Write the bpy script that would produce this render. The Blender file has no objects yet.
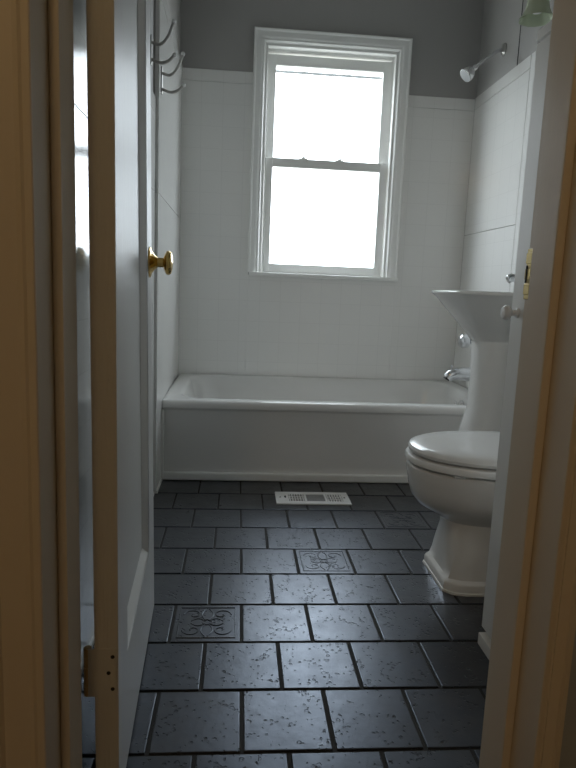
import bpy, bmesh, math, random
from mathutils import Vector, Matrix
random.seed(7)
C = bpy.context.scene.collection
PI = math.pi

# ------------------------------------------------------------------ materials
def principled(name, col, rough=0.5, metal=0.0, spec=0.5, coat=0.0, coat_rough=0.1):
    m = bpy.data.materials.new(name); m.use_nodes = True
    n = m.node_tree.nodes; b = n['Principled BSDF']
    b.inputs['Base Color'].default_value = (*col, 1)
    b.inputs['Roughness'].default_value = rough
    b.inputs['Metallic'].default_value = metal
    b.inputs['Specular IOR Level'].default_value = spec
    b.inputs['Coat Weight'].default_value = coat
    b.inputs['Coat Roughness'].default_value = coat_rough
    return m

def nodes_of(m): return m.node_tree.nodes, m.node_tree.links, m.node_tree.nodes['Principled BSDF']

def add_noise_bump(m, scale, strength, dist=0.002, detail=3, stretch=None):
    n, l, b = nodes_of(m)
    tc = n.new('ShaderNodeTexCoord'); mp = n.new('ShaderNodeMapping')
    if stretch: mp.inputs['Scale'].default_value = stretch
    nz = n.new('ShaderNodeTexNoise'); nz.inputs['Scale'].default_value = scale; nz.inputs['Detail'].default_value = detail
    bp = n.new('ShaderNodeBump'); bp.inputs['Strength'].default_value = strength; bp.inputs['Distance'].default_value = dist
    l.new(tc.outputs['Object'], mp.inputs['Vector']); l.new(mp.outputs['Vector'], nz.inputs['Vector'])
    l.new(nz.outputs['Fac'], bp.inputs['Height']); l.new(bp.outputs['Normal'], b.inputs['Normal'])
    return m

def add_noise_colour(m, c1, c2, scale, lo=0.35, hi=0.65, detail=4):
    n, l, b = nodes_of(m)
    tc = n.new('ShaderNodeTexCoord'); nz = n.new('ShaderNodeTexNoise')
    nz.inputs['Scale'].default_value = scale; nz.inputs['Detail'].default_value = detail
    r = n.new('ShaderNodeValToRGB')
    r.color_ramp.elements[0].position = lo; r.color_ramp.elements[0].color = (*c1, 1)
    r.color_ramp.elements[1].position = hi; r.color_ramp.elements[1].color = (*c2, 1)
    l.new(tc.outputs['Object'], nz.inputs['Vector']); l.new(nz.outputs['Fac'], r.inputs['Fac'])
    l.new(r.outputs['Color'], b.inputs['Base Color'])
    return m

def tile_material(name, axis, zoff):
    """glossy white square wall tile; grout grid in (axis, z)"""
    m = principled(name, (0.80, 0.795, 0.775), 0.14, spec=0.5)
    n, l, b = nodes_of(m)
    tc = n.new('ShaderNodeTexCoord'); sp = n.new('ShaderNodeSeparateXYZ'); cb = n.new('ShaderNodeCombineXYZ')
    ad = n.new('ShaderNodeMath'); ad.operation = 'ADD'; ad.inputs[1].default_value = zoff
    l.new(tc.outputs['Object'], sp.inputs['Vector'])
    l.new(sp.outputs[axis], cb.inputs['X']); l.new(sp.outputs['Z'], ad.inputs[0]); l.new(ad.outputs[0], cb.inputs['Y'])
    br = n.new('ShaderNodeTexBrick'); br.offset = 0.0; br.squash = 1.0
    br.inputs['Scale'].default_value = 1.0; br.inputs['Mortar Size'].default_value = 0.0011
    br.inputs['Mortar Smooth'].default_value = 0.4
    br.inputs['Brick Width'].default_value = 0.108; br.inputs['Row Height'].default_value = 0.108
    br.inputs['Color1'].default_value = (0.80, 0.795, 0.775, 1); br.inputs['Color2'].default_value = (0.79, 0.785, 0.765, 1)
    br.inputs['Mortar'].default_value = (0.725, 0.72, 0.70, 1)
    l.new(cb.outputs[0], br.inputs['Vector']); l.new(br.outputs['Color'], b.inputs['Base Color'])
    nz = n.new('ShaderNodeTexNoise'); nz.inputs['Scale'].default_value = 9; nz.inputs['Detail'].default_value = 2
    l.new(tc.outputs['Object'], nz.inputs['Vector'])
    b1 = n.new('ShaderNodeBump'); b1.inputs['Strength'].default_value = 0.12; b1.inputs['Distance'].default_value = 0.004
    b2 = n.new('ShaderNodeBump'); b2.inputs['Strength'].default_value = 0.22; b2.inputs['Distance'].default_value = 0.001; b2.invert = True
    l.new(nz.outputs['Fac'], b1.inputs['Height']); l.new(br.outputs['Fac'], b2.inputs['Height'])
    l.new(b1.outputs['Normal'], b2.inputs['Normal']); l.new(b2.outputs['Normal'], b.inputs['Normal'])
    return m

M = {}
M['tile_x'] = tile_material('wall_tile_across', 'X', 0.02)
M['tile_y'] = tile_material('wall_tile_along', 'Y', 0.02)
M['paint'] = add_noise_bump(principled('grey_wall_paint', (0.385, 0.376, 0.365), 0.65), 140, 0.25, 0.001)
M['ceiling'] = add_noise_bump(principled('white_ceiling_paint', (0.62, 0.62, 0.60), 0.8), 90, 0.3, 0.001)
M['trim'] = add_noise_bump(principled('white_gloss_trim', (0.82, 0.82, 0.80), 0.34), 30, 0.10, 0.002, 3, (6, 6, 0.6))
M['door'] = add_noise_bump(principled('white_gloss_door_paint', (0.62, 0.62, 0.60), 0.36, spec=0.3), 26, 0.50, 0.003, 3, (8, 8, 0.5))
M['door'].node_tree.nodes['Principled BSDF'].inputs['IOR'].default_value = 1.25
M['cream'] = add_noise_bump(principled('cream_trim_paint', (0.72, 0.65, 0.54), 0.38), 30, 0.10, 0.002, 3, (6, 6, 0.6))
M['hall'] = add_noise_bump(principled('hall_wall_paint', (0.42, 0.46, 0.50), 0.7), 120, 0.3, 0.001)
M['ceramic'] = principled('white_glazed_ceramic', (0.78, 0.775, 0.755), 0.12, spec=0.55)
M['enamel'] = principled('white_tub_enamel', (0.74, 0.735, 0.72), 0.16, spec=0.5)
M['plastic'] = principled('white_seat_plastic', (0.78, 0.78, 0.77), 0.22)
M['caulk'] = principled('white_caulk', (0.78, 0.78, 0.76), 0.55)
M['chrome'] = principled('chrome', (0.75, 0.76, 0.78), 0.12, 1.0)
M['brass'] = add_noise_bump(principled('polished_brass', (0.72, 0.50, 0.17), 0.18, 1.0), 60, 0.05)
M['brassdull'] = principled('dull_brass', (0.55, 0.42, 0.17), 0.36, 0.9)
M['paintedmetal'] = add_noise_bump(principled('painted_over_hinge', (0.55, 0.42, 0.22), 0.5, 0.2), 80, 0.3)
M['black'] = principled('dark_hole', (0.012, 0.012, 0.012), 0.8)
M['grout'] = add_noise_bump(principled('dark_grout', (0.020, 0.019, 0.017), 0.85), 300, 0.4, 0.001)
M['porcelain'] = principled('white_hook_tip', (0.8, 0.8, 0.8), 0.2)
M['hookmetal'] = principled('pewter_hook_metal', (0.42, 0.41, 0.39), 0.40, 0.9)
M['ventwhite'] = principled('white_enamelled_vent', (0.85, 0.85, 0.85), 0.35)
M['ventgrey'] = principled('grey_louvre', (0.36, 0.37, 0.38), 0.45)
M['wood'] = add_noise_colour(add_noise_bump(principled('hall_floorboards', (0.2, 0.1, 0.04), 0.4), 20, .1), (0.14, 0.07, 0.03), (0.24, 0.13, 0.06), 6)

# frosted green lamp glass
m = principled('pale_green_frosted_glass', (0.66, 0.74, 0.55), 0.22)
b = m.node_tree.nodes['Principled BSDF']; b.inputs['Transmission Weight'].default_value = 0.35
b.inputs['Subsurface Weight'].default_value = 0.0; M['shade'] = m

# window glass: mostly clear, a little reflection
m = bpy.data.materials.new('window_glass'); m.use_nodes = True
n, l = m.node_tree.nodes, m.node_tree.links; n.clear()
o = n.new('ShaderNodeOutputMaterial'); mx = n.new('ShaderNodeMixShader'); tr = n.new('ShaderNodeBsdfTransparent'); gl = n.new('ShaderNodeBsdfGlossy')
gl.inputs['Roughness'].default_value = 0.02; mx.inputs['Fac'].default_value = 0.05
tr.inputs['Color'].default_value = (0.96, 0.98, 0.98, 1)
l.new(tr.outputs[0], mx.inputs[1]); l.new(gl.outputs[0], mx.inputs[2]); l.new(mx.outputs[0], o.inputs['Surface'])
M['glass'] = m

# dark slate-look floor tile, pitted and slightly glossy
m = principled('dark_slate_floor_tile', (0.04, 0.042, 0.047), 0.34, spec=0.5)
n, l, b = nodes_of(m)
tc = n.new('ShaderNodeTexCoord')
at = n.new('ShaderNodeAttribute'); at.attribute_name = 'tint'
nz = n.new('ShaderNodeTexNoise'); nz.inputs['Scale'].default_value = 14; nz.inputs['Detail'].default_value = 6; nz.inputs['Roughness'].default_value = 0.65
rp = n.new('ShaderNodeValToRGB')
rp.color_ramp.elements[0].position = 0.3; rp.color_ramp.elements[0].color = (0.030, 0.029, 0.028, 1)
rp.color_ramp.elements[1].position = 0.72; rp.color_ramp.elements[1].color = (0.060, 0.059, 0.058, 1)
mul = n.new('ShaderNodeMix'); mul.data_type = 'RGBA'; mul.blend_type = 'MULTIPLY'; mul.inputs['Factor'].default_value = 1.0
l.new(tc.outputs['Object'], nz.inputs['Vector']); l.new(nz.outputs['Fac'], rp.inputs['Fac'])
l.new(rp.outputs['Color'], mul.inputs['A']); l.new(at.outputs['Color'], mul.inputs['B']); l.new(mul.outputs['Result'], b.inputs['Base Color'])
rr = n.new('ShaderNodeMapRange'); rr.inputs['From Min'].default_value = 0.3; rr.inputs['From Max'].default_value = 0.7
rr.inputs['To Min'].default_value = 0.36; rr.inputs['To Max'].default_value = 0.27
l.new(nz.outputs['Fac'], rr.inputs['Value']); l.new(rr.outputs[0], b.inputs['Roughness'])
# pits: small irregular holes gathered in patches
pw = n.new('ShaderNodeTexNoise'); pw.inputs['Scale'].default_value = 60; pw.inputs['Detail'].default_value = 2
pa = n.new('ShaderNodeVectorMath'); pa.operation = 'MULTIPLY_ADD'; pa.inputs[1].default_value = (.012, .012, .012)
pn = n.new('ShaderNodeTexVoronoi'); pn.inputs['Scale'].default_value = 85; pn.inputs['Randomness'].default_value = 1.0
pm = n.new('ShaderNodeTexNoise'); pm.inputs['Scale'].default_value = 22; pm.inputs['Detail'].default_value = 2
pq = n.new('ShaderNodeMapRange'); pq.inputs['From Min'].default_value = .42; pq.inputs['From Max'].default_value = .70; pq.inputs['To Min'].default_value = .0; pq.inputs['To Max'].default_value = .34
ps = n.new('ShaderNodeMath'); ps.operation = 'SUBTRACT'
pr = n.new('ShaderNodeValToRGB'); pr.color_ramp.elements[0].position = 0.0; pr.color_ramp.elements[0].color = (0, 0, 0, 1)
pr.color_ramp.elements[1].position = 0.10; pr.color_ramp.elements[1].color = (1, 1, 1, 1)
l.new(tc.outputs['Object'], pw.inputs['Vector']); l.new(pw.outputs['Color'], pa.inputs[0]); l.new(tc.outputs['Object'], pa.inputs[2])
l.new(pa.outputs[0], pn.inputs['Vector']); l.new(tc.outputs['Object'], pm.inputs['Vector']); l.new(pm.outputs['Fac'], pq.inputs['Value'])
l.new(pn.outputs['Distance'], ps.inputs[0]); l.new(pq.outputs[0], ps.inputs[1]); l.new(ps.outputs[0], pr.inputs['Fac'])
fn = n.new('ShaderNodeTexNoise'); fn.inputs['Scale'].default_value = 40; fn.inputs['Detail'].default_value = 5
l.new(tc.outputs['Object'], fn.inputs['Vector'])
b1 = n.new('ShaderNodeBump'); b1.inputs['Strength'].default_value = 0.16; b1.inputs['Distance'].default_value = 0.003
b2 = n.new('ShaderNodeBump'); b2.inputs['Strength'].default_value = 0.8; b2.inputs['Distance'].default_value = 0.003
l.new(fn.outputs['Fac'], b1.inputs['Height']); l.new(pr.outputs['Color'], b2.inputs['Height'])
l.new(b1.outputs['Normal'], b2.inputs['Normal']); l.new(b2.outputs['Normal'], b.inputs['Normal'])
b.inputs['Specular Tint'].default_value = (0.62, 0.76, 1.0, 1); b.inputs['Specular IOR Level'].default_value = 0.65  # blue of the reflected sky put into the tile's sheen colour
M['slate'] = m

# ------------------------------------------------------------------ mesh helpers
def hexa(bm, p):
    """8 points: bottom ring (4) then top ring (4)"""
    v = [bm.verts.new(q) for q in p]
    for f in ((3, 2, 1, 0), (4, 5, 6, 7), (0, 1, 5, 4), (1, 2, 6, 5), (2, 3, 7, 6), (3, 0, 4, 7)):
        bm.faces.new([v[i] for i in f])
    return v

def box(bm, x0, x1, y0, y1, z0, z1, bev=0.0, seg=2):
    t = bmesh.new()
    hexa(t, [(x0, y0, z0), (x1, y0, z0), (x1, y1, z0), (x0, y1, z0), (x0, y0, z1), (x1, y0, z1), (x1, y1, z1), (x0, y1, z1)])
    if bev: bmesh.ops.bevel(t, geom=t.edges[:], offset=bev, segments=seg, profile=0.5, affect='EDGES')
    merge(bm, t)

def merge(bm, t, mat=None):
    if mat is not None: bmesh.ops.transform(t, matrix=mat, verts=t.verts)
    me = bpy.data.meshes.new('tmp'); t.to_mesh(me); t.free(); bm.from_mesh(me); bpy.data.meshes.remove(me)

def loft(bm, rings, cap0=True, cap1=True, closed=True):
    vs = [[bm.verts.new(p) for p in r] for r in rings]
    n = len(rings[0])
    for a, c in zip(vs, vs[1:]):
        for i in range(n if closed else n - 1):
            j = (i + 1) % n
            bm.faces.new((a[i], a[j], c[j], c[i]))
    if cap0: bm.faces.new(vs[0][::-1])
    if cap1: bm.faces.new(vs[-1])

def lathe(bm, prof, origin, axis, n=32):
    """prof: (distance along axis, radius)"""
    a = Vector(axis).normalized(); u = a.orthogonal().normalized(); w = a.cross(u)
    o = Vector(origin)
    rings = [[o + a * d + (u * math.cos(2 * PI * k / n) + w * math.sin(2 * PI * k / n)) * max(r, 1e-4) for k in range(n)] for d, r in prof]
    loft(bm, rings)

def tube(bm, pts, rad, n=12, flat=None):
    pts = [Vector(p) for p in pts]
    if not isinstance(rad, (list, tuple)): rad = [rad] * len(pts)
    rings = []; prev = None
    for i, p in enumerate(pts):
        t = (pts[min(i + 1, len(pts) - 1)] - pts[max(i - 1, 0)]).normalized()
        u = (prev - t * prev.dot(t)).normalized() if prev else t.orthogonal().normalized()
        prev = u; w = t.cross(u)
        rings.append([p + (u * math.cos(2 * PI * k / n) + w * math.sin(2 * PI * k / n)) * rad[i] for k in range(n)])
    loft(bm, rings)

def bez(p, k=10):
    """Catmull-Rom through points"""
    P = [Vector(q) for q in p]; P = [P[0] * 2 - P[1]] + P + [P[-1] * 2 - P[-2]]; out = []
    for i in range(1, len(P) - 2):
        a, b_, c, d = P[i - 1:i + 3]
        for s in range(k):
            t = s / k
            out.append(0.5 * ((2 * b_) + (c - a) * t + (2 * a - 5 * b_ + 4 * c - d) * t * t + (3 * b_ - a - 3 * c + d) * t ** 3))
    out.append(P[-2]); return out

def rrect(x0, x1, y0, y1, r, z, n=8):
    r = min(r, (x1 - x0) / 2 - 1e-4, (y1 - y0) / 2 - 1e-4); out = []
    for cx, cy, a0 in ((x1 - r, y1 - r, 0), (x0 + r, y1 - r, PI / 2), (x0 + r, y0 + r, PI), (x1 - r, y0 + r, 1.5 * PI)):
        for k in range(n + 1):
            a = a0 + PI / 2 * k / n
            out.append((cx + r * math.cos(a), cy + r * math.sin(a), z))
    return out

def obj(name, bm, mat, parent=None, ang=35, loc=None):
    weighted = ang == 35
    bmesh.ops.recalc_face_normals(bm, faces=bm.faces[:])
    lim = math.radians(ang)
    for f in bm.faces: f.smooth = True
    for e in bm.edges:
        if len(e.link_faces) == 2 and e.calc_face_angle(0) > lim: e.smooth = False
    me = bpy.data.meshes.new(name); bm.to_mesh(me); bm.free()
    o = bpy.data.objects.new(name, me); C.objects.link(o)
    if mat is not None: me.materials.append(M[mat])
    if weighted:
        wn = o.modifiers.new('weighted_normals', 'WEIGHTED_NORMAL'); wn.keep_sharp = True; wn.weight = 100
    if parent is not None:
        o.parent = parent
        o.matrix_parent_inverse = Matrix.Translation(parent.location).inverted() if parent.type == 'EMPTY' else Matrix.Identity(4)
    return o

def thing(name, label, cat, loc, group=None):
    o = bpy.data.objects.new(name, None); C.objects.link(o); o.location = loc; o.empty_display_size = 0.1
    o['label'] = label; o['category'] = cat
    if group: o['group'] = group
    return o

def struct(name, bm, mat, label=None, cat=None, ang=35):
    o = obj(name, bm, mat, None, ang); o['kind'] = 'structure'
    if label: o['label'] = label
    if cat: o['category'] = cat
    return o

def B(): return bmesh.new()
def boxes(lst, bev=0.0):
    bm = B()
    for q in lst: box(bm, *q, bev=bev)
    return bm

# ------------------------------------------------------------------ key dimensions (metres; camera stands at x=0, y=0 in the hall)
XR = 1.185                       # tile face of the right wall
YB = 3.33                        # tile face of the back wall
YF, YN = 0.87, 0.72              # bathroom / hall faces of the door wall
JL, JR = -0.222, 0.405           # jamb faces
H = 2.40
def XL(y): return -0.308 - (y - 2.4) * 0.009 if y >= 2.36 else -0.313   # the tub surround is built out a little from the nearer wall
TT = 0.008                       # tile thickness

# ------------------------------------------------------------------ room shell
WX0, WX1, WZ0, WZ1 = 0.097, 0.772, 0.886, 2.015    # window opening
bm = B(); W = YB + TT
for q in ((-0.60, WX0, W, W + .16, 0, H), (WX1, 1.40, W, W + .16, 0, H), (WX0, WX1, W, W + .16, 0, WZ0), (WX0, WX1, W, W + .16, WZ1, H)): box(bm, *q)
wall_back = struct('wall_back', bm, 'paint', 'dark grey painted wall behind the bathtub around the window', 'wall')
g = 0.0025
bm = B()
xl = XL(YB)
for q in ((xl - .01, .042, YB, W, 0, 1.810), (xl - .01, .042, YB, W, 1.8113, 1.868),
          (.826, XR, YB, W, 0, 1.752), (.826, XR, YB, W, 1.7533, 1.810),
          (.042, .826, YB, W, 0, .872)):
    box(bm, *q, bev=0.0012, seg=1)
t = obj('tile_panel', bm, 'tile_x', wall_back); t['label'] = 'white glossy tile field below the grey paint'

bm = B()
box(bm, XR + TT, XR + .16, YF - .05, W + .05, 0, H)
wall_right = struct('wall_right', bm, 'paint', 'grey painted right wall above white tile behind the sink and shower', 'wall')
bm = B()
YS = 2.64
for q in ((XR, XR + TT, YS, 2.70, 0, 1.816), (XR, XR + TT, 2.70 + g, YB, 0, 1.122), (XR, XR + TT, 2.70 + g, YB, 1.122 + g, 1.758),
          (XR, XR + TT, 2.70 + g, YB, 1.758 + g, 1.816),
          (XR, XR + TT, YF, YS - g, 0, 1.122), (XR, XR + TT, YF, YS - g, 1.122 + g, 1.352), (XR, XR + TT, YF, YS - g, 1.352 + g, 1.41)):
    box(bm, *q, bev=0.0012, seg=1)
t = obj('tile_panel', bm, 'tile_y', wall_right); t['label'] = 'white glossy tile stepping up around the tub'

def lw(bm, y0, y1, z0, z1, d0, d1):
    """slab along the left wall between depths d0 (room side) and d1 behind the tile face"""
    a, c = XL(y0), XL(y1)
    hexa(bm, [(a - d1, y0, z0), (a - d0, y0, z0), (c - d0, y1, z0), (c - d1, y1, z0),
              (a - d1, y0, z1), (a - d0, y0, z1), (c - d0, y1, z1), (c - d1, y1, z1)])
bm = B(); lw(bm, YF - .05, 2.36 - .001, 0, H, TT, .16); lw(bm, 2.36, W + .05, 0, H, TT, .16)
wall_left = struct('wall_left', bm, 'paint', 'grey painted left wall above white tile behind the open door', 'wall')
bm = B()
for y0, y1, z0, z1 in ((2.37, YB, 0, 1.135), (2.37, YB, 1.135 + g, 1.810), (2.37, YB, 1.810 + g, 1.868),
                       (YF, 2.359, 0, 1.135), (YF, 2.359, 1.135 + g, 1.400), (YF, 2.359, 1.400 + g, 1.458)):
    lw(bm, y0, y1, z0, z1, -.005 if y0 > 2 else 0, TT)
t = obj('tile_panel', bm, 'tile_y', wall_left); t['label'] = 'white glossy tile, taller beside the tub'

# wall with the doorway (bathroom side / hall side)
bm = B(); j = 0.02
for q in ((-1.25, JL - j, YN, YF, 0, H), (JR + j, 1.50, YN, YF, 0, H), (JL - j, JR + j, YN, YF, 2.05, H)): box(bm, *q)
struct('wall_front', bm, 'hall', 'wall around the doorway between hall and bathroom', 'wall')

bm = B(); box(bm, -1.35, 1.60, -1.9, W + .16, H, H + .05); struct('ceiling', bm, 'ceiling', 'white ceiling', 'ceiling')
# hall behind the camera
bm = B(); box(bm, -1.35, -1.25, -1.9, YF, 0, H); struct('wall_hall_left', bm, 'hall', 'left hall wall outside the bathroom', 'wall')
bm = B(); box(bm, 1.50, 1.60, -1.9, YF, 0, H); struct('wall_hall_right', bm, 'hall', 'right hall wall outside the bathroom', 'wall')
bm = B(); box(bm, -1.35, 1.60, -2.0, -1.9, 0, H); struct('wall_hall_back', bm, 'hall', 'hall wall facing the bathroom door', 'wall')
bm = B(); box(bm, -1.35, 1.60, -1.9, YN + .04, -.05, 0.0); struct('floor_hall', bm, 'wood', 'brown wooden hall floor outside the bathroom', 'floor')

# ------------------------------------------------------------------ tiled floor
TX, TY, X0, Y0 = 0.1671, 0.1736, 0.0272, 1.3409
bm = B()
pieces = []
xl0, xr0, yb0, yf0 = -0.36, 1.20, 2.60, 0.76
row = -8
gr = 0.0036
while row < 5:
    y1 = Y0 - row * TY; y0 = y1 - TY
    off = 0.0 if row % 2 else 0.5
    a, c = max(y0 + gr, yf0), min(y1 - gr, yb0)
    if c - a > 0.01:
        for k in range(-4, 9):
            x0 = X0 + (k + off) * TX; x1 = x0 + TX
            p, q = max(x0 + gr, xl0), min(x1 - gr, xr0)
            if q - p > 0.01:
                pieces.append((p, q, a, c, random.uniform(.80, 1.2)))
    row += 1
me_cols = []
for p, q, a, c, s in pieces:
    t = bmesh.new()
    dz = random.uniform(-.0006, .0004)
    hexa(t, [(p, a, -.012), (q, a, -.012), (q, c, -.012), (p, c, -.012), (p, a, dz), (q, a, dz), (q, c, dz), (p, c, dz)])
    top = [e for e in t.edges if all(v.co.z > -.005 for v in e.verts)] + [e for e in t.edges if abs(e.verts[0].co.z - e.verts[1].co.z) > .005]
    bmesh.ops.bevel(t, geom=top, offset=0.0022, segments=2, profile=0.5, affect='EDGES')
    me_cols += [s] * len(t.faces)
    merge(bm, t)
# raised scroll ornament on three of the tiles
def relief(cx, cy):
    s = TX * 0.40
    def put(pts):
        tmp = bmesh.new(); tube(tmp, [(cx + x * s, cy + y * s, 0.0) for x, y in pts], 0.0014, 6); me_cols.extend([1.25] * len(tmp.faces)); merge(bm, tmp)
    for sx in (-1, 1):
        for sy in (-1, 1):
            put([(sx * (.52 + r * math.cos(a)), sy * (.52 + r * math.sin(a))) for a, r in [(k * .35, .36 - .0165 * k) for k in range(20)]])
            put([(sx * (.08 + .5 * t), sy * (.08 + .16 * math.sin(t * PI))) for t in [k / 8 for k in range(9)]])
            put([(sx * (.05 + .16 * math.sin(t * PI)), sy * (.12 + .8 * t)) for t in [k / 8 for k in range(9)]])
    put([(.17 * math.cos(a), .17 * math.sin(a)) for a in [k * 2 * PI / 20 for k in range(21)]])
    put([(-1.02, -1.02), (1.02, -1.02), (1.02, 1.02), (-1.02, 1.02), (-1.02, -1.02)])
relief(X0 - .5 * TX, Y0 + .5 * TY)
relief(X0 + 1.5 * TX, Y0 + 2.5 * TY)
relief(X0 + 3.5 * TX, Y0 + 4.5 * TY)
floor = struct('floor', bm, 'slate', 'dark slate-look tile floor laid in staggered rows', 'floor', ang=35)
ca = floor.data.color_attributes.new('tint', 'FLOAT_COLOR', 'CORNER')
for f in floor.data.polygons:
    s = me_cols[f.index] if f.index < len(me_cols) else 1
    for li in f.loop_indices: ca.data[li].color = (s, s, s, 1)
bm = B(); box(bm, -.36, 1.20, .76, 2.60, -.06, -.0035); obj('grout', bm, 'grout', floor)

bm = B(); lw(bm, 2.37, 2.537, 0, .012, -.011, -.004); lw(bm, YF, 2.359, 0, .012, -.006, .001); o = obj('caulk_line', bm, 'caulk', wall_left)

# ------------------------------------------------------------------ door frame
JY0, JY1 = YN - .012, YF
def jamb(n, face, s, lab):
    """face x, s=+1 the jamb body lies towards +x"""
    bm = B()
    a, c = sorted((face, face + s * .02)); box(bm, a, c, JY0, JY1, 0, 2.05, bev=0.0015, seg=1)
    a, c = sorted((face, face - s * .013)); box(bm, a, c, .770, .834, 0, 2.05, bev=0.003, seg=2)
    o = struct('trim_%d' % n, bm, 'cream', lab, 'door frame'); return o
jl = jamb(1, JL, -1, 'painted door jamb with stop on the hinge side of the doorway')
jr = jamb(2, JR, 1, 'painted door jamb with brass strike plate on the latch side of the doorway')
bm = B(); box(bm, JL, JR, JY0, JY1, 2.03, 2.05); box(bm, JL, JR, .770, .834, 2.017, 2.03); struct('trim_3', bm, 'cream', 'head of the door frame', 'door frame')
def casing(n, inner, s, lab, w=1.0):
    bm = B()
    yb, prof = YN, [(0.0, .0), (0.0, .010), (.006, .014), (.012, .012), (.040, .016), (.044, .021), (.058, .021), (.060, .018), (.060, 0)]
    ring = lambda z: [(inner + s * d * w, yb - h_, z) for d, h_ in prof]
    loft(bm, [ring(0), ring(2.09)])
    return struct('trim_%d' % n, bm, 'cream', lab, 'door casing', ang=25)
casing(4, JL - .006, -1, 'moulded door casing on the left of the doorway, hall side')
casing(5, JR + .006, 1, 'moulded door casing on the right of the doorway, hall side', .40)
# bathroom-side casing, right
bm = B(); box(bm, JR + .006, JR + .066, YF, YF + .014, 0, 2.09, bev=.003); struct('trim_6', bm, 'trim', 'door casing on the bathroom side', 'door casing')
# strike plate on the right jamb, painted round, with its latch hole
bm = B(); box(bm, JR - .002, JR + .001, .838, .8695, .815, .885, bev=.0006, seg=1)
sp_ = obj('strike_plate', bm, 'brassdull', jr); sp_['label'] = 'brass strike plate'
bm = B(); box(bm, JR - .0026, JR - .0019, .841, .851, .835, .867); box(bm, JR - .0042, JR - .0030, .8615, .8655, .838, .862); obj('latch_hole', bm, 'black', sp_)
bm = B()
for z in (.829, .850, .872): box(bm, JR - .0034, JR - .0018, .852, .8695, z - .0075, z + .0075, bev=.0007, seg=1)
obj('strike_lip', bm, 'brassdull', sp_)

# ------------------------------------------------------------------ the open door
# local frame: u along the door from the hinge edge, d out of the visible face
hx, hy = -0.1635, 0.871; ex, ey = -0.1925, 1.492
ud = Vector((ex - hx, ey - hy, 0)); DW = ud.length; ud.normalize(); nd = Vector((ud.y, -ud.x, 0))
DT = 0.0345; DH = 2.02; Z0 = 0.012
def D(u, d, z): 
    p = Vector((hx, hy, 0)) + ud * u + nd * d; return (p.x - z * (.004 + .0095 * u / DW), p.y, z)   # the old door hangs a little out of true
def dbox(bm, u0, u1, d0, d1, z0, z1):
    hexa(bm, [D(u0, d1, z0), D(u1, d1, z0), D(u1, d0, z0), D(u0, d0, z0), D(u0, d1, z1), D(u1, d1, z1), D(u1, d0, z1), D(u0, d0, z1)])
U0, U1, ZP0, ZP1 = .108, DW - .125, .205, 1.90
bm = B()
for q in ((0, U0, -DT, 0, Z0, DH), (U1, DW, -DT, 0, Z0, DH), (U0, U1, -DT, 0, Z0, ZP0), (U0, U1, -DT, 0, ZP1, DH)): dbox(bm, *q)
bmesh.ops.remove_doubles(bm, verts=bm.verts[:], dist=1e-5)
door = struct('door_1', bm, 'door', 'white panelled bathroom door standing open on the left with a brass knob', 'door')
bm = B(); dbox(bm, U0 - .002, U1 + .002, -.0215, -.0135, ZP0 - .002, ZP1 + .002); obj('door_panel', bm, 'door', door)
# sticking moulding round the recessed panel, both faces
for side in (0, 1):
    bm = B()
    def fr(k, d):
        dd = d if side == 0 else -DT - d
        return [D(U0 + k, dd, ZP0 + k), D(U1 - k, dd, ZP0 + k), D(U1 - k, dd, ZP1 - k), D(U0 + k, dd, ZP1 - k)]
    loft(bm, [fr(-.001, -.0005), fr(.003, -.0015), fr(.005, -.0035), fr(.021, -.0115), fr(.023, -.0134)], False, False)
    obj('panel_moulding', bm, 'trim', door)  # lighter than the door's own paint: window light on the ledge put into colour
# knobs
for d0, s in ((0, 1), (-DT, -1)):
    c = Vector(D(DW - .070, d0, .860)); ax = nd * s
    bm = B(); lathe(bm, [(0, .0325), (.003, .0325), (.006, .024), (.012, .016), (.016, .0125), (.018, .0105), (.030, .0105), (.032, .014), (.034, .021), (.038, .0262), (.043, .0268), (.048, .023), (.0505, .014), (.0515, 0)], c, ax, 36)
    kn = obj('door_knob', bm, 'brass', door)
    bm = B()
    lathe(bm, [(-.0005, .0335), (.002, .0335), (.0045, .031), (.006, .0245)], c, ax, 8); obj('rosette', bm, 'brass', kn)
# latch face on the free edge
bm = B(); dbox(bm, DW - .001, DW + .001, -DT + .006, -.006, .84, .896); obj('latch_plate', bm, 'brassdull', door)
# hinges: leaf on door edge, leaf on jamb, knuckles between
for zc in (.240, 1.80):
    bm = B()
    px, py = JL + .012, YF + .004
    for k in range(5):
        lathe(bm, [(0, .0058), (.0148, .0058)], (px, py, zc - .0385 + k * .0155), (0, 0, 1), 14)
    lathe(bm, [(-.004, .003), (0, .005)], (px, py, zc + .039), (0, 0, 1), 12)
    lathe(bm, [(-.004, .003), (0, .005)], (px, py, zc - .039), (0, 0, -1), 12)
    hg = obj('hinge', bm, 'paintedmetal', door)
    bm = B(); box(bm, px, D(0, -.004, 0)[0], YF - .0015, YF + .0005, zc - .0385, zc + .0385); obj('hinge_leaf', bm, 'door', hg)
    bm = B()
    for dz in (-.026, 0, .026):
        lathe(bm, [(0, .0032), (.0012, .0026)], (D(0, -.015 + (.006 if dz else 0), 0)[0], YF - .0014, zc + dz), (0, -1, 0), 10)
    obj('screw', bm, 'black', hg)

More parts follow.
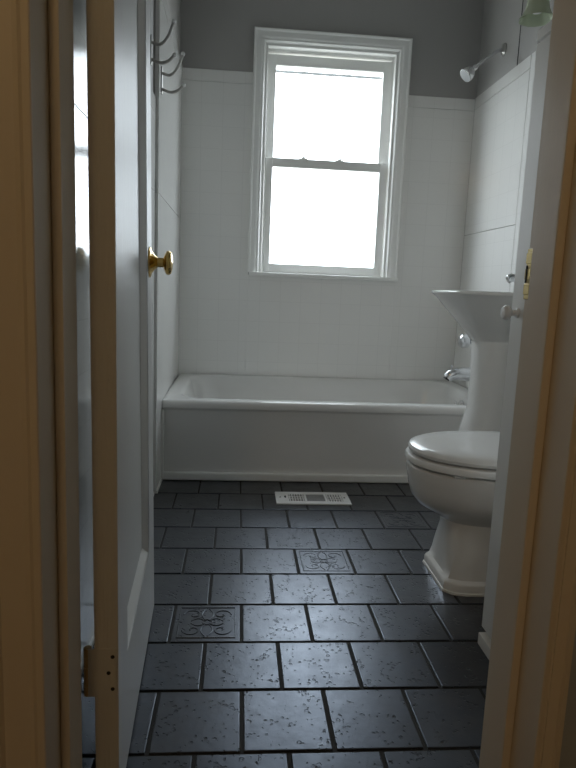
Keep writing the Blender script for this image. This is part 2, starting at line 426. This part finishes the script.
# ------------------------------------------------------------------ window
win = bpy.data.objects.new('window_1', None); C.objects.link(win); win.location = (.434, YB, WZ0); win['kind'] = 'structure'
win['label'] = 'white double-hung window with bright panes above the bathtub'; win['category'] = 'window'
def prof_frame(bm, prof, x0, x1, z0, z1, open_bottom=False):
    """prof: (inset from the outer edge, y). mitred frame"""
    rings = []
    for k, y in prof:
        zb = z0 if open_bottom else z0 + k
        rings.append([(x0 + k, y, zb), (x0 + k, y, z1 - k), (x1 - k, y, z1 - k), (x1 - k, y, zb)])
    loft(bm, rings, False, False, closed=not open_bottom)
bm = B()
yc = YB + TT
prof_frame(bm, [(0, yc), (0, yc - .030), (.004, yc - .034), (.010, yc - .032), (.014, yc - .028), (.032, yc - .025), (.040, yc - .022), (.044, yc - .018), (.052, yc - .018), (.055, yc - .014), (.059, yc - .010), (.059, yc + .10)], .038, .831, .884, 2.072, True)
obj('casing', bm, 'trim', win, 25)
bm = B()  # inner reveal: jambs, head, stops
prof_frame(bm, [(0, yc - .004), (0.012, yc - .004), (.0145, yc - .001), (.0145, yc + .028), (.004, yc + .030), (.004, yc + .062), (.017, yc + .064), (.017, yc + .098), (.0, yc + .10)], WX0 - .001, WX1 + .001, WZ0, WZ1 - .002, True)
obj('stop', bm, 'trim', win, 25)
bm = B(); box(bm, .046, .834, YB - .034, yc + .001, .866, .886, bev=.004); box(bm, WX0, WX1, yc, yc + .14, .872, .888)
obj('sill', bm, 'trim', win)
def sash(name, x0, x1, z0, z1, y0, y1, st, top, bot):
    bm = B()
    box(bm, x0, x0 + st, y0, y1, z0, z1, bev=.002, seg=1); box(bm, x1 - st, x1, y0, y1, z0, z1, bev=.002, seg=1)
    box(bm, x0 + st - .002, x1 - st + .002, y0, y1, z1 - top, z1, bev=.002, seg=1); box(bm, x0 + st - .002, x1 - st + .002, y0, y1, z0, z0 + bot, bev=.002, seg=1)
    s = obj(name, bm, 'trim', win)
    bm = B(); ym = (y0 + y1) / 2; box(bm, x0 + st - .001, x1 - st + .001, ym - .0015, ym + .0015, z0 + bot - .001, z1 - top + .001); obj('pane', bm, 'glass', s)
    return s
up = sash('upper_sash', .112, .757, 1.440, 1.985, yc + .064, yc + .094, .044, .052, .034)
lo = sash('lower_sash', .113, .756, .889, 1.474, yc + .031, yc + .061, .040, .045, .046)
for x in (.312, .503):
    bm = B(); box(bm, x - .022, x + .022, yc + .033, yc + .060, 1.4735, 1.479, bev=.002); lathe(bm, [(0, .010), (.006, .010), (.009, .006)], (x, yc + .045, 1.479), (0, 0, 1), 16)
    tube(bm, [(x, yc + .045, 1.483), (x + .012, yc + .040, 1.486), (x + .024, yc + .036, 1.485)], .004, 8)
    obj('sash_lock', bm, 'trim', lo)
# storm window frame outside
bm = B(); ys = yc + .125
for q in ((.10, .13, ys, ys + .012, .89, 2.01), (.74, .77, ys, ys + .012, .89, 2.01), (.13, .74, ys, ys + .012, 1.972, 2.01), (.13, .74, ys, ys + .012, .89, .915)): box(bm, *q)
box(bm, .13, .74, ys, ys + .006, 1.917, 1.930)
obj('storm_frame', bm, 'ventgrey', win)

# ------------------------------------------------------------------ bathtub
tub = thing('bathtub', 'white enamelled alcove bathtub under the window, its apron facing the floor', 'bathtub', (.44, 2.93, 0))
tx0, tx1, ty0, ty1 = XL(2.54) + .0055, XR - .002, 2.540, YB - .001
def tr(i0, iF, iB, i1, r, z): return rrect(tx0 + i0, tx1 - i1, ty0 + iF, ty1 - iB, r, z, 8)
bm = B()
loft(bm, [tr(0, .016, 0, 0, .004, 0.0), tr(0, .016, 0, 0, .004, .295), tr(0, .012, 0, 0, .004, .303), tr(0, .002, 0, 0, .006, .309), tr(0, 0, 0, 0, .008, .318),
          tr(0, .001, 0, 0, .010, .328), tr(0, .006, .002, 0, .012, .336), tr(.004, .014, .004, .004, .014, .340), tr(.02, .030, .010, .02, .03, .341),
          tr(.055, .066, .030, .06, .10, .340), tr(.066, .078, .040, .07, .11, .336), tr(.074, .088, .048, .076, .115, .325), tr(.085, .098, .060, .082, .12, .28),
          tr(.13, .120, .085, .10, .13, .12), tr(.17, .145, .11, .12, .13, .075), tr(.24, .19, .16, .16, .12, .055)], True, True)
obj('tub_shell', bm, 'enamel', tub, 40)
bm = B(); box(bm, tx0, tx1, 2.536, 2.558, 0.001, .036, bev=.007, seg=3); t = obj('base_trim', bm, 'caulk', tub); bm = B(); box(bm, tx0 - .002, tx0 + .009, 2.534, 2.560, .001, .30, bev=.003); obj('side_caulk', bm, 'caulk', tub); t['label'] = 'white quarter-round strip along the floor'; t['label'] = 'white quarter-round strip along the floor'
bm = B(); ov = Vector((tx1 - .092, 2.93, .268)); lathe(bm, [(0, .036), (.004, .036), (.009, .028), (.011, .012), (.014, 0)], ov + Vector((.006, 0, 0)), (-1, 0, .12), 28)
of = obj('overflow_plate', bm, 'chrome', tub)
bm = B(); tube(bm, [ov + Vector((-.005, 0, 0)), ov + Vector((-.018, 0, .012)), ov + Vector((-.024, 0, .03))], .004, 8); obj('drain_lever', bm, 'chrome', of)

# tub spout
sp = thing('tub_spout', 'chrome tub spout on the right wall just above the tub rim', 'faucet', (XR, 2.93, .43))
bm = B()
path = bez([(XR, 2.93, .432), (XR - .06, 2.93, .433), (XR - .115, 2.93, .433), (XR - .150, 2.93, .427), (XR - .170, 2.93, .408)], 6)
rad = [.038 - .012 * (i / (len(path) - 1)) for i in range(len(path))]
tube(bm, [path[0] + Vector((.003, 0, 0))] + path, [rad[0]] + rad, 20); obj('spout_body', bm, 'chrome', sp)
bm = B(); lathe(bm, [(0, .015), (.004, .016), (.0045, .0)], (XR - .171, 2.93, .4075), (-.55, 0, -1), 18); obj('outlet', bm, 'black', sp)
bm = B(); lathe(bm, [(0, .003), (.016, .003), (.018, .006), (.024, .006), (.027, .002)], (XR - .152, 2.93, .447), (0, 0, 1), 12); obj('diverter_pull', bm, 'chrome', sp)
# tub valve
va = thing('tub_valve', 'round chrome tub valve handle on the right wall above the spout', 'faucet', (XR - .02, 2.93, .594))
bm = B(); lathe(bm, [(-.004, .055), (.004, .055), (.012, .040), (.022, .018), (.07, .016)], (XR, 2.93, .594), (-1, 0, 0), 32); obj('escutcheon', bm, 'chrome', va)
bm = B(); lathe(bm, [(.06, .014), (.072, .022), (.082, .033), (.100, .036), (.116, .033), (.126, .020), (.129, 0)], (XR, 2.93, .594), (-1, 0, 0), 10); obj('handle', bm, 'chrome', va)

# ------------------------------------------------------------------ shower head
sh = thing('shower_head', 'chrome shower head on a bent arm high on the right wall', 'shower head', (XR + TT, 3.02, 1.945))
fl_ = Vector((XR + TT, 3.02, 1.943))
bm = B(); lathe(bm, [(0, .028), (.004, .028), (.010, .020), (.014, .012)], fl_, (-1, 0, 0), 24); obj('escutcheon', bm, 'hookmetal', sh)
hd = Vector((1.045, 2.975, 1.842))
bm = B(); tube(bm, bez([fl_ + Vector((.004, 0, 0)), fl_ + Vector((-.035, -.008, -.012)), (1.10, 2.99, 1.888), hd], 6), .0085, 12); obj('shower_arm', bm, 'chrome', sh)
ax = Vector((-.66, -.12, -.60)).normalized()
bm = B(); lathe(bm, [(-.012, .006), (-.006, .012), (.006, .013), (.014, .011), (.018, .016), (.034, .029), (.052, .033), (.060, .033), (.063, .030)], hd, ax, 28); h_ = obj('spray_head', bm, 'chrome', sh)
bm = B(); lathe(bm, [(.0632, .029), (.0645, .027), (.0648, 0)], hd, ax, 28); obj('spray_face', bm, 'ventgrey', h_)

# ------------------------------------------------------------------ toilet
to = thing('toilet', 'white two-piece toilet with closed lid facing left beside the cupboard', 'toilet', (.83, 1.68, 0))
TCY = 1.68
def egg(xf, xb, w, z, p=2.15, n=48, cx=None):
    """outline: pointed-round front at xf, squarer back at xb"""
    if cx is None: cx = xf + (xb - xf) * .52
    out = []
    for k in range(n):
        a = 2 * PI * k / n; c, s = math.cos(a), math.sin(a)
        e = p if c < 0 else 2.8
        rx = (cx - xf) if c < 0 else (xb - cx)
        out.append((cx + math.copysign(abs(c) ** (2 / e), c) * rx, TCY + math.copysign(abs(s) ** (2 / e), s) * w, z))
    return out
def blk(xf, xb, w, z, ch=.022, n=48):
    """chamfered block outline with the same point count, starting at angle 0"""
    cx = (xf + xb) / 2; hxx = (xb - xf) / 2; out = []
    for k in range(n):
        a = 2 * PI * k / n; c, s = math.cos(a), math.sin(a)
        t = 1 / max(abs(c) / hxx, abs(s) / w, (abs(c) / hxx + abs(s) / w) / (2 - ch / min(hxx, w) ) if True else 0)
        out.append((cx + c * t, TCY + s * t, z))
    return out
bm = B()
bx = 1.03
loft(bm, [blk(.588, bx, .122, 0), blk(.588, bx, .122, .024), blk(.592, bx, .119, .030), blk(.600, bx, .111, .036), blk(.603, bx, .107, .055), blk(.605, bx, .099, .11),
          egg(.605, bx, .094, .16, 3.2), egg(.598, bx, .096, .185, 2.8), egg(.566, bx, .118, .205, 2.4), egg(.527, 1.04, .145, .225), egg(.507, 1.05, .163, .25), egg(.498, 1.06, .172, .28), egg(.494, 1.07, .177, .305),
          egg(.490, 1.08, .180, .318), egg(.490, 1.08, .181, .336), egg(.494, 1.078, .178, .340), egg(.56, 1.0, .12, .340)], True, True)
obj('bowl', bm, 'ceramic', to, 40)
bm = B(); loft(bm, [blk(.584, bx + .002, .126, 0), blk(.585, bx + .002, .125, .006), blk(.592, bx, .120, .007)], True, True); t = obj('caulk_line', bm, 'caulk', to)
bm = B()
loft(bm, [egg(.492, .985, .180, .3455), egg(.485, .99, .186, .350), egg(.484, .99, .187, .360), egg(.488, .99, .184, .367), egg(.50, .985, .175, .369)], True, True); obj('seat', bm, 'plastic', to, 40)
bm = B()
loft(bm, [egg(.505, .975, .172, .3725), egg(.494, .982, .180, .376), egg(.492, .984, .182, .384), egg(.496, .984, .178, .392), egg(.512, .978, .166, .3985), egg(.56, .95, .13, .402), egg(.66, .86, .06, .4035)], True, True); obj('lid', bm, 'plastic', to, 40)
for s in (-1, 1):
    bm = B(); box(bm, .575, .605, TCY + s * .135 - .008, TCY + s * .135 + .008, .339, .347, bev=.002); obj('seat_bumper', bm, 'plastic', to)
    bm = B(); box(bm, .985, 1.015, TCY + s * .075 - .02, TCY + s * .075 + .02, .340, .392, bev=.005); obj('seat_hinge', bm, 'plastic', to)
bm = B(); loft(bm, [rrect(.99, XR - .004, 1.50, 1.86, .03, .341), rrect(.985, XR - .004, 1.485, 1.875, .035, .45), rrect(.98, XR - .004, 1.475, 1.885, .04, .685)], True, True); obj('tank', bm, 'ceramic', to)
bm = B(); loft(bm, [rrect(.972, XR - .003, 1.467, 1.893, .04, .685), rrect(.968, XR - .003, 1.463, 1.897, .045, .70), rrect(.972, XR - .003, 1.467, 1.893, .042, .716), rrect(.985, XR - .01, 1.48, 1.88, .04, .72)], True, True); obj('tank_lid', bm, 'ceramic', to)
bm = B(); lathe(bm, [(0, .014), (.008, .012)], (.980, 1.82, .64), (-1, 0, 0), 16); tube(bm, [(.968, 1.82, .64), (.964, 1.79, .637), (.964, 1.75, .632)], .006, 10); obj('flush_lever', bm, 'chrome', to)

# ------------------------------------------------------------------ pedestal sink
si = thing('pedestal_sink', 'white pedestal sink with flared basin on the right wall beyond the toilet', 'sink', (1.0, 2.2, 0))
SCY = 2.2
def bas(xf, xb, w, z, p=2.7, n=64, cxf=.62):
    cx = xf + (xb - xf) * cxf; out = []
    for k in range(n):
        a = 2 * PI * k / n; c, s = math.cos(a), math.sin(a)
        e = p if c < 0 else 9
        rx = (cx - xf) if c < 0 else (xb - cx)
        out.append((cx + math.copysign(abs(c) ** (2 / e), c) * rx, SCY + math.copysign(abs(s) ** (2 / e), s) * w, z))
    return out
bw = XR - .002
bm = B()
loft(bm, [bas(.846, 1.10, .095, .655, 3.2), bas(.838, 1.11, .103, .668, 3.0), bas(.818, 1.13, .138, .695, 3.3), bas(.788, 1.15, .183, .735, 3.4), bas(.752, 1.17, .225, .775, 3.2), bas(.723, bw, .250, .803), bas(.711, bw, .264, .813),
          bas(.706, bw, .270, .818), bas(.706, bw, .270, .824), bas(.710, bw, .267, .828), bas(.720, bw - .002, .258, .829),
          bas(.735, 1.065, .225, .826, 2.6), bas(.745, 1.06, .215, .818, 2.6), bas(.775, 1.045, .180, .755, 2.5), bas(.83, 1.0, .11, .715, 2.3), bas(.89, .95, .03, .708, 2.0)], True, True)
obj('basin', bm, 'ceramic', si, 40)
bm = B()
def col(xf, xb, w, z): return bas(xf, xb, w, z, 3.0, 48, .5)
loft(bm, [col(.785, 1.10, .125, 0), col(.785, 1.10, .125, .02), col(.794, 1.095, .117, .03), col(.806, 1.09, .112, .12), col(.822, 1.085, .106, .24), col(.840, 1.08, .098, .33), col(.856, 1.075, .090, .40), col(.860, 1.075, .088, .50), col(.858, 1.08, .090, .60), col(.854, 1.09, .094, .656)], True, True)
obj('pedestal', bm, 'ceramic', si, 40)
fa = thing('sink_faucet', 'chrome faucet standing on the back of the pedestal sink', 'faucet', (1.10, 2.2, .829))
bm = B(); loft(bm, [rrect(1.075, 1.125, 2.11, 2.29, .024, .829), rrect(1.077, 1.123, 2.112, 2.288, .022, .842), rrect(1.083, 1.117, 2.118, 2.282, .017, .847)], True, True); obj('base_plate', bm, 'chrome', fa)
bm = B(); pth = bez([(1.10, 2.2, .845), (1.09, 2.2, .872), (1.055, 2.2, .888), (1.0, 2.2, .886), (.965, 2.2, .880)], 6)
tube(bm, pth, [.017 - .004 * i / (len(pth) - 1) for i in range(len(pth))], 18); spt = obj('spout', bm, 'chrome', fa)
bm = B(); lathe(bm, [(-.014, .0125), (-.013, .0152), (.004, .0152), (.008, .012), (.008, 0)], (.962, 2.2, .878), (-.92, 0, -.38), 20); obj('aerator', bm, 'chrome', spt)
for y in (2.135, 2.265):
    bm = B(); lathe(bm, [(0, .016), (.018, .013), (.022, .018), (.034, .019), (.040, .012), (.041, 0)], (1.10, y, .846), (0, 0, 1), 10); obj('tap_handle', bm, 'chrome', fa)

# ------------------------------------------------------------------ wall sconce (pale green bell shade)
SX, SY = .978, 2.215
sc_ = thing('wall_sconce', 'wall light with a pale green frosted bell shade near the ceiling', 'lamp', (XR + TT, SY, 2.0))
SZ = 1.745
bm = B(); lathe(bm, [(0, .05), (.008, .05), (.02, .038), (.026, .016)], (XR + TT, SY, SZ + .135), (-1, 0, 0), 28); obj('wall_plate', bm, 'chrome', sc_)
bm = B(); tube(bm, bez([(XR - .01, SY, SZ + .135), (1.135, SY, SZ + .150), (1.075, SY, SZ + .155), (SX, SY, SZ + .125)], 6), .008, 12)
lathe(bm, [(0, .022), (.012, .026), (.030, .026), (.034, .018)], (SX, SY, SZ + .128), (0, 0, -1), 24); obj('arm', bm, 'chrome', sc_)
bm = B()
outer = [(.100, .024), (.085, .031), (.060, .035), (.035, .039), (.016, .047), (.004, .055), (0, .058)]
inner = [(.002, .055), (.006, .051), (.018, .043), (.036, .035), (.060, .031), (.085, .027), (.097, .020)]
n = 40
loft(bm, [[(SX + r * math.cos(2 * PI * k / n) * (1 + .035 * math.cos(8 * PI * k / n * 2) * (1 if z < .02 else 0)), SY + r * math.sin(2 * PI * k / n), SZ + z) for k in range(n)] for z, r in outer + inner], False, True)
obj('lamp_shade', bm, 'shade', sc_, 50)
bm = B(); lathe(bm, [(0, .0), (.004, .014), (.016, .022), (.032, .022), (.05, .013), (.075, .012)], (SX, SY, SZ + .018), (0, 0, 1), 20); obj('bulb', bm, 'porcelain', sc_)

# seam in the plaster between sconce and shower
bm = B(); box(bm, XR + TT - .0012, XR + TT + .001, 2.852, 2.858, 1.817, H); struct('trim_7', bm, 'black', 'thin dark seam in the painted right wall above the tile', 'seam')

# ------------------------------------------------------------------ linen cupboard by the doorway
cu = thing('linen_cupboard', 'white painted cupboard with a small white knob just inside the doorway on the right', 'cupboard', (.85, 1.10, 0))
CX, CY0, CY1, CH = .592, YF + .016, 1.332, 1.355
bm = B()
box(bm, CX + .02, XR - .002, CY0, CY1, .036, CH - .02, bev=.002, seg=1); box(bm, CX, XR - .002, CY0, CY1, CH - .02, CH, bev=.002)
obj('carcass', bm, 'trim', cu)
bm = B(); box(bm, CX - .006, XR - .002, CY0, CY1 - .002, 0, .030, bev=.003); t = obj('plinth', bm, 'caulk', cu)
bm = B()
a0, a1, z0, z1, s = CY0 + .004, CY1 - .003, .045, CH - .026, .07
for q in ((CX, CX + .019, a0, a0 + s, z0, z1), (CX, CX + .019, a1 - s, a1, z0, z1), (CX, CX + .019, a0 + s, a1 - s, z0, z0 + s), (CX, CX + .019, a0 + s, a1 - s, z1 - s, z1)): box(bm, *q, bev=.0015, seg=1)
box(bm, CX + .008, CX + .016, a0 + s - .003, a1 - s + .003, z0 + s - .003, z1 - s + .003)
cd = obj('cupboard_door', bm, 'trim', cu)
bm = B(); lathe(bm, [(-.002, .010), (.003, .010), (.005, .0065), (.014, .0065), (.017, .011), (.022, .0155), (.028, .016), (.033, .012), (.035, 0)], (CX, 1.296, .783), (-1, 0, 0), 26); obj('knob', bm, 'porcelain', cd)

# ------------------------------------------------------------------ floor register
fv = thing('floor_vent', 'white metal floor register with slotted grille in front of the tub', 'vent', (.306, 2.33, 0))
VX0, VX1, VY0, VY1 = .163, .452, 2.262, 2.398
bm = B(); secs = ((.050, .112), (.120, .192), (.200, .262))
ya, yb_ = VY0 + .030, VY1 - .026
box(bm, VX0, VX1, VY0, ya, 0, .006, bev=.0015, seg=1); box(bm, VX0, VX1, yb_, VY1, 0, .006, bev=.0015, seg=1)
xs = [0] + [q for s in secs for q in s] + [VX1 - VX0]
for i in range(0, len(xs), 2): box(bm, VX0 + xs[i], VX0 + xs[i + 1], ya - .001, yb_ + .001, 0, .006)
# slanted slots in the outer panels
for a, c in (secs[0], secs[2]):
    nb = 6
    for k in range(nb):
        x = VX0 + a + (c - a) * (k + .5) / nb
        box(bm, x - .0022, x + .0022, ya, yb_, .001, .0055)
    for f in (.33, .66):
        y = ya + (yb_ - ya) * f; box(bm, VX0 + a, VX0 + c, y - .0025, y + .0025, .001, .0055)
obj('face_plate', bm, 'ventwhite', fv)
bm = B()
a, c = secs[1]
for k in range(9):
    y = ya + (yb_ - ya) * (k + .5) / 9; box(bm, VX0 + a, VX0 + c, y - .0030, y + .0022, .001, .0046)
obj('louvre', bm, 'ventgrey', fv)
bm = B(); box(bm, VX0 + .045, VX0 + .268, ya - .003, yb_ + .003, .0003, .0010); obj('duct', bm, 'black', fv)
for x in (VX0 + .018, VX1 - .018):
    bm = B(); lathe(bm, [(0, .004), (.0012, .003)], (x, (ya + yb_) / 2, .006), (0, 0, 1), 12); obj('screw', bm, 'black', fv)
bm = B(); tube(bm, [(VX0 + .038, 2.33, .005), (VX0 + .036, 2.33, .012)], .003, 8); obj('damper_lever', bm, 'black', fv)

# ------------------------------------------------------------------ coat hooks on the left wall
def hook(y, z, face, label):
    x = XL(y) - face
    t = thing('coat_hook', label, 'hook', (x, y, z), 'double coat hooks on the left wall')
    bm = B(); box(bm, x, x + .004, y - .011, y + .011, z - .055, z + .040, bev=.002); obj('back_plate', bm, 'hookmetal', t)
    for zz, pts in ((z + .018, ((0, 0), (.03, -.004), (.055, .022), (.073, .068))), (z - .035, ((0, 0), (.028, -.010), (.056, -.003), (.076, .016)))):
        p = bez([(x + .002 + a, y, zz + c) for a, c in pts], 6)
        bm = B(); tube(bm, p, .0052, 10); pr_ = obj('prong', bm, 'hookmetal', t)
        bm = B(); lathe(bm, [(-.004, .004), (0, .0075), (.006, .0075), (.010, .003)], p[-1], (p[-1] - p[-3]).normalized(), 16); obj('tip', bm, 'porcelain', pr_)
hook(2.29, 1.595, TT, 'double coat hook on grey paint, nearer of the two on the left wall')
hook(2.44, 1.545, -.005, 'double coat hook on white tile, farther of the two and closest to the tub')

# ------------------------------------------------------------------ light: bright overcast sky through the window, dim warm lamp in the hall
w = bpy.data.worlds.new('overcast_sky'); bpy.context.scene.world = w; w.use_nodes = True
n, l = w.node_tree.nodes, w.node_tree.links
bg = n['Background']; tc = n.new('ShaderNodeTexCoord'); sx = n.new('ShaderNodeSeparateXYZ'); rp = n.new('ShaderNodeValToRGB')
mr = n.new('ShaderNodeMapRange'); mr.inputs['From Min'].default_value = -1; mr.inputs['From Max'].default_value = 1
l.new(tc.outputs['Generated'], sx.inputs[0]); l.new(sx.outputs['Z'], mr.inputs['Value']); l.new(mr.outputs[0], rp.inputs['Fac'])
e = rp.color_ramp.elements; e[0].position = .40; e[0].color = (.30, .31, .30, 1); e[1].position = .52; e[1].color = (.87, .93, 1.0, 1)
l.new(rp.outputs['Color'], bg.inputs['Color']); bg.inputs['Strength'].default_value = 7.0

pl = bpy.data.lights.new('window_portal', 'AREA'); pl.shape = 'RECTANGLE'; pl.size = WX1 - WX0; pl.size_y = WZ1 - WZ0
pl.cycles.is_portal = True
po = bpy.data.objects.new('window_portal', pl); C.objects.link(po); po.location = ((WX0 + WX1) / 2, YB + .17, (WZ0 + WZ1) / 2); po.rotation_euler = (-PI / 2, 0, 0)

hl = bpy.data.lights.new('hall_lamp', 'POINT'); hl.energy = 6.0; hl.color = (1.0, .64, .29); hl.shadow_soft_size = .12
ho = bpy.data.objects.new('hall_lamp', hl); C.objects.link(ho); ho.location = (-.40, -.85, 2.15)

# ------------------------------------------------------------------ camera
cam = bpy.data.cameras.new('camera'); co = bpy.data.objects.new('camera', cam); C.objects.link(co)
yaw, pitch, roll, f = -0.08268941, -0.15542696, 0.0407297, 624.35
R = Matrix.Rotation(yaw, 3, 'Z') @ Matrix.Rotation(PI / 2 + pitch, 3, 'X') @ Matrix.Rotation(roll, 3, 'Z')
co.matrix_world = Matrix.Translation((0, 0, .82)) @ R.to_4x4()
cam.sensor_fit = 'VERTICAL'; cam.sensor_height = 36; cam.lens = 36 * f / 768; cam.clip_start = 0.02
S = bpy.context.scene; S.camera = co
S.view_settings.view_transform = 'Standard'; S.view_settings.look = 'None'; S.view_settings.gamma = 1; S.view_settings.exposure = 0.75
S.cycles.use_denoising = True
S.cycles.max_bounces = 12; S.cycles.diffuse_bounces = 8; S.cycles.glossy_bounces = 6; S.cycles.transmission_bounces = 6; S.cycles.transparent_max_bounces = 12
S.cycles.caustics_reflective = False
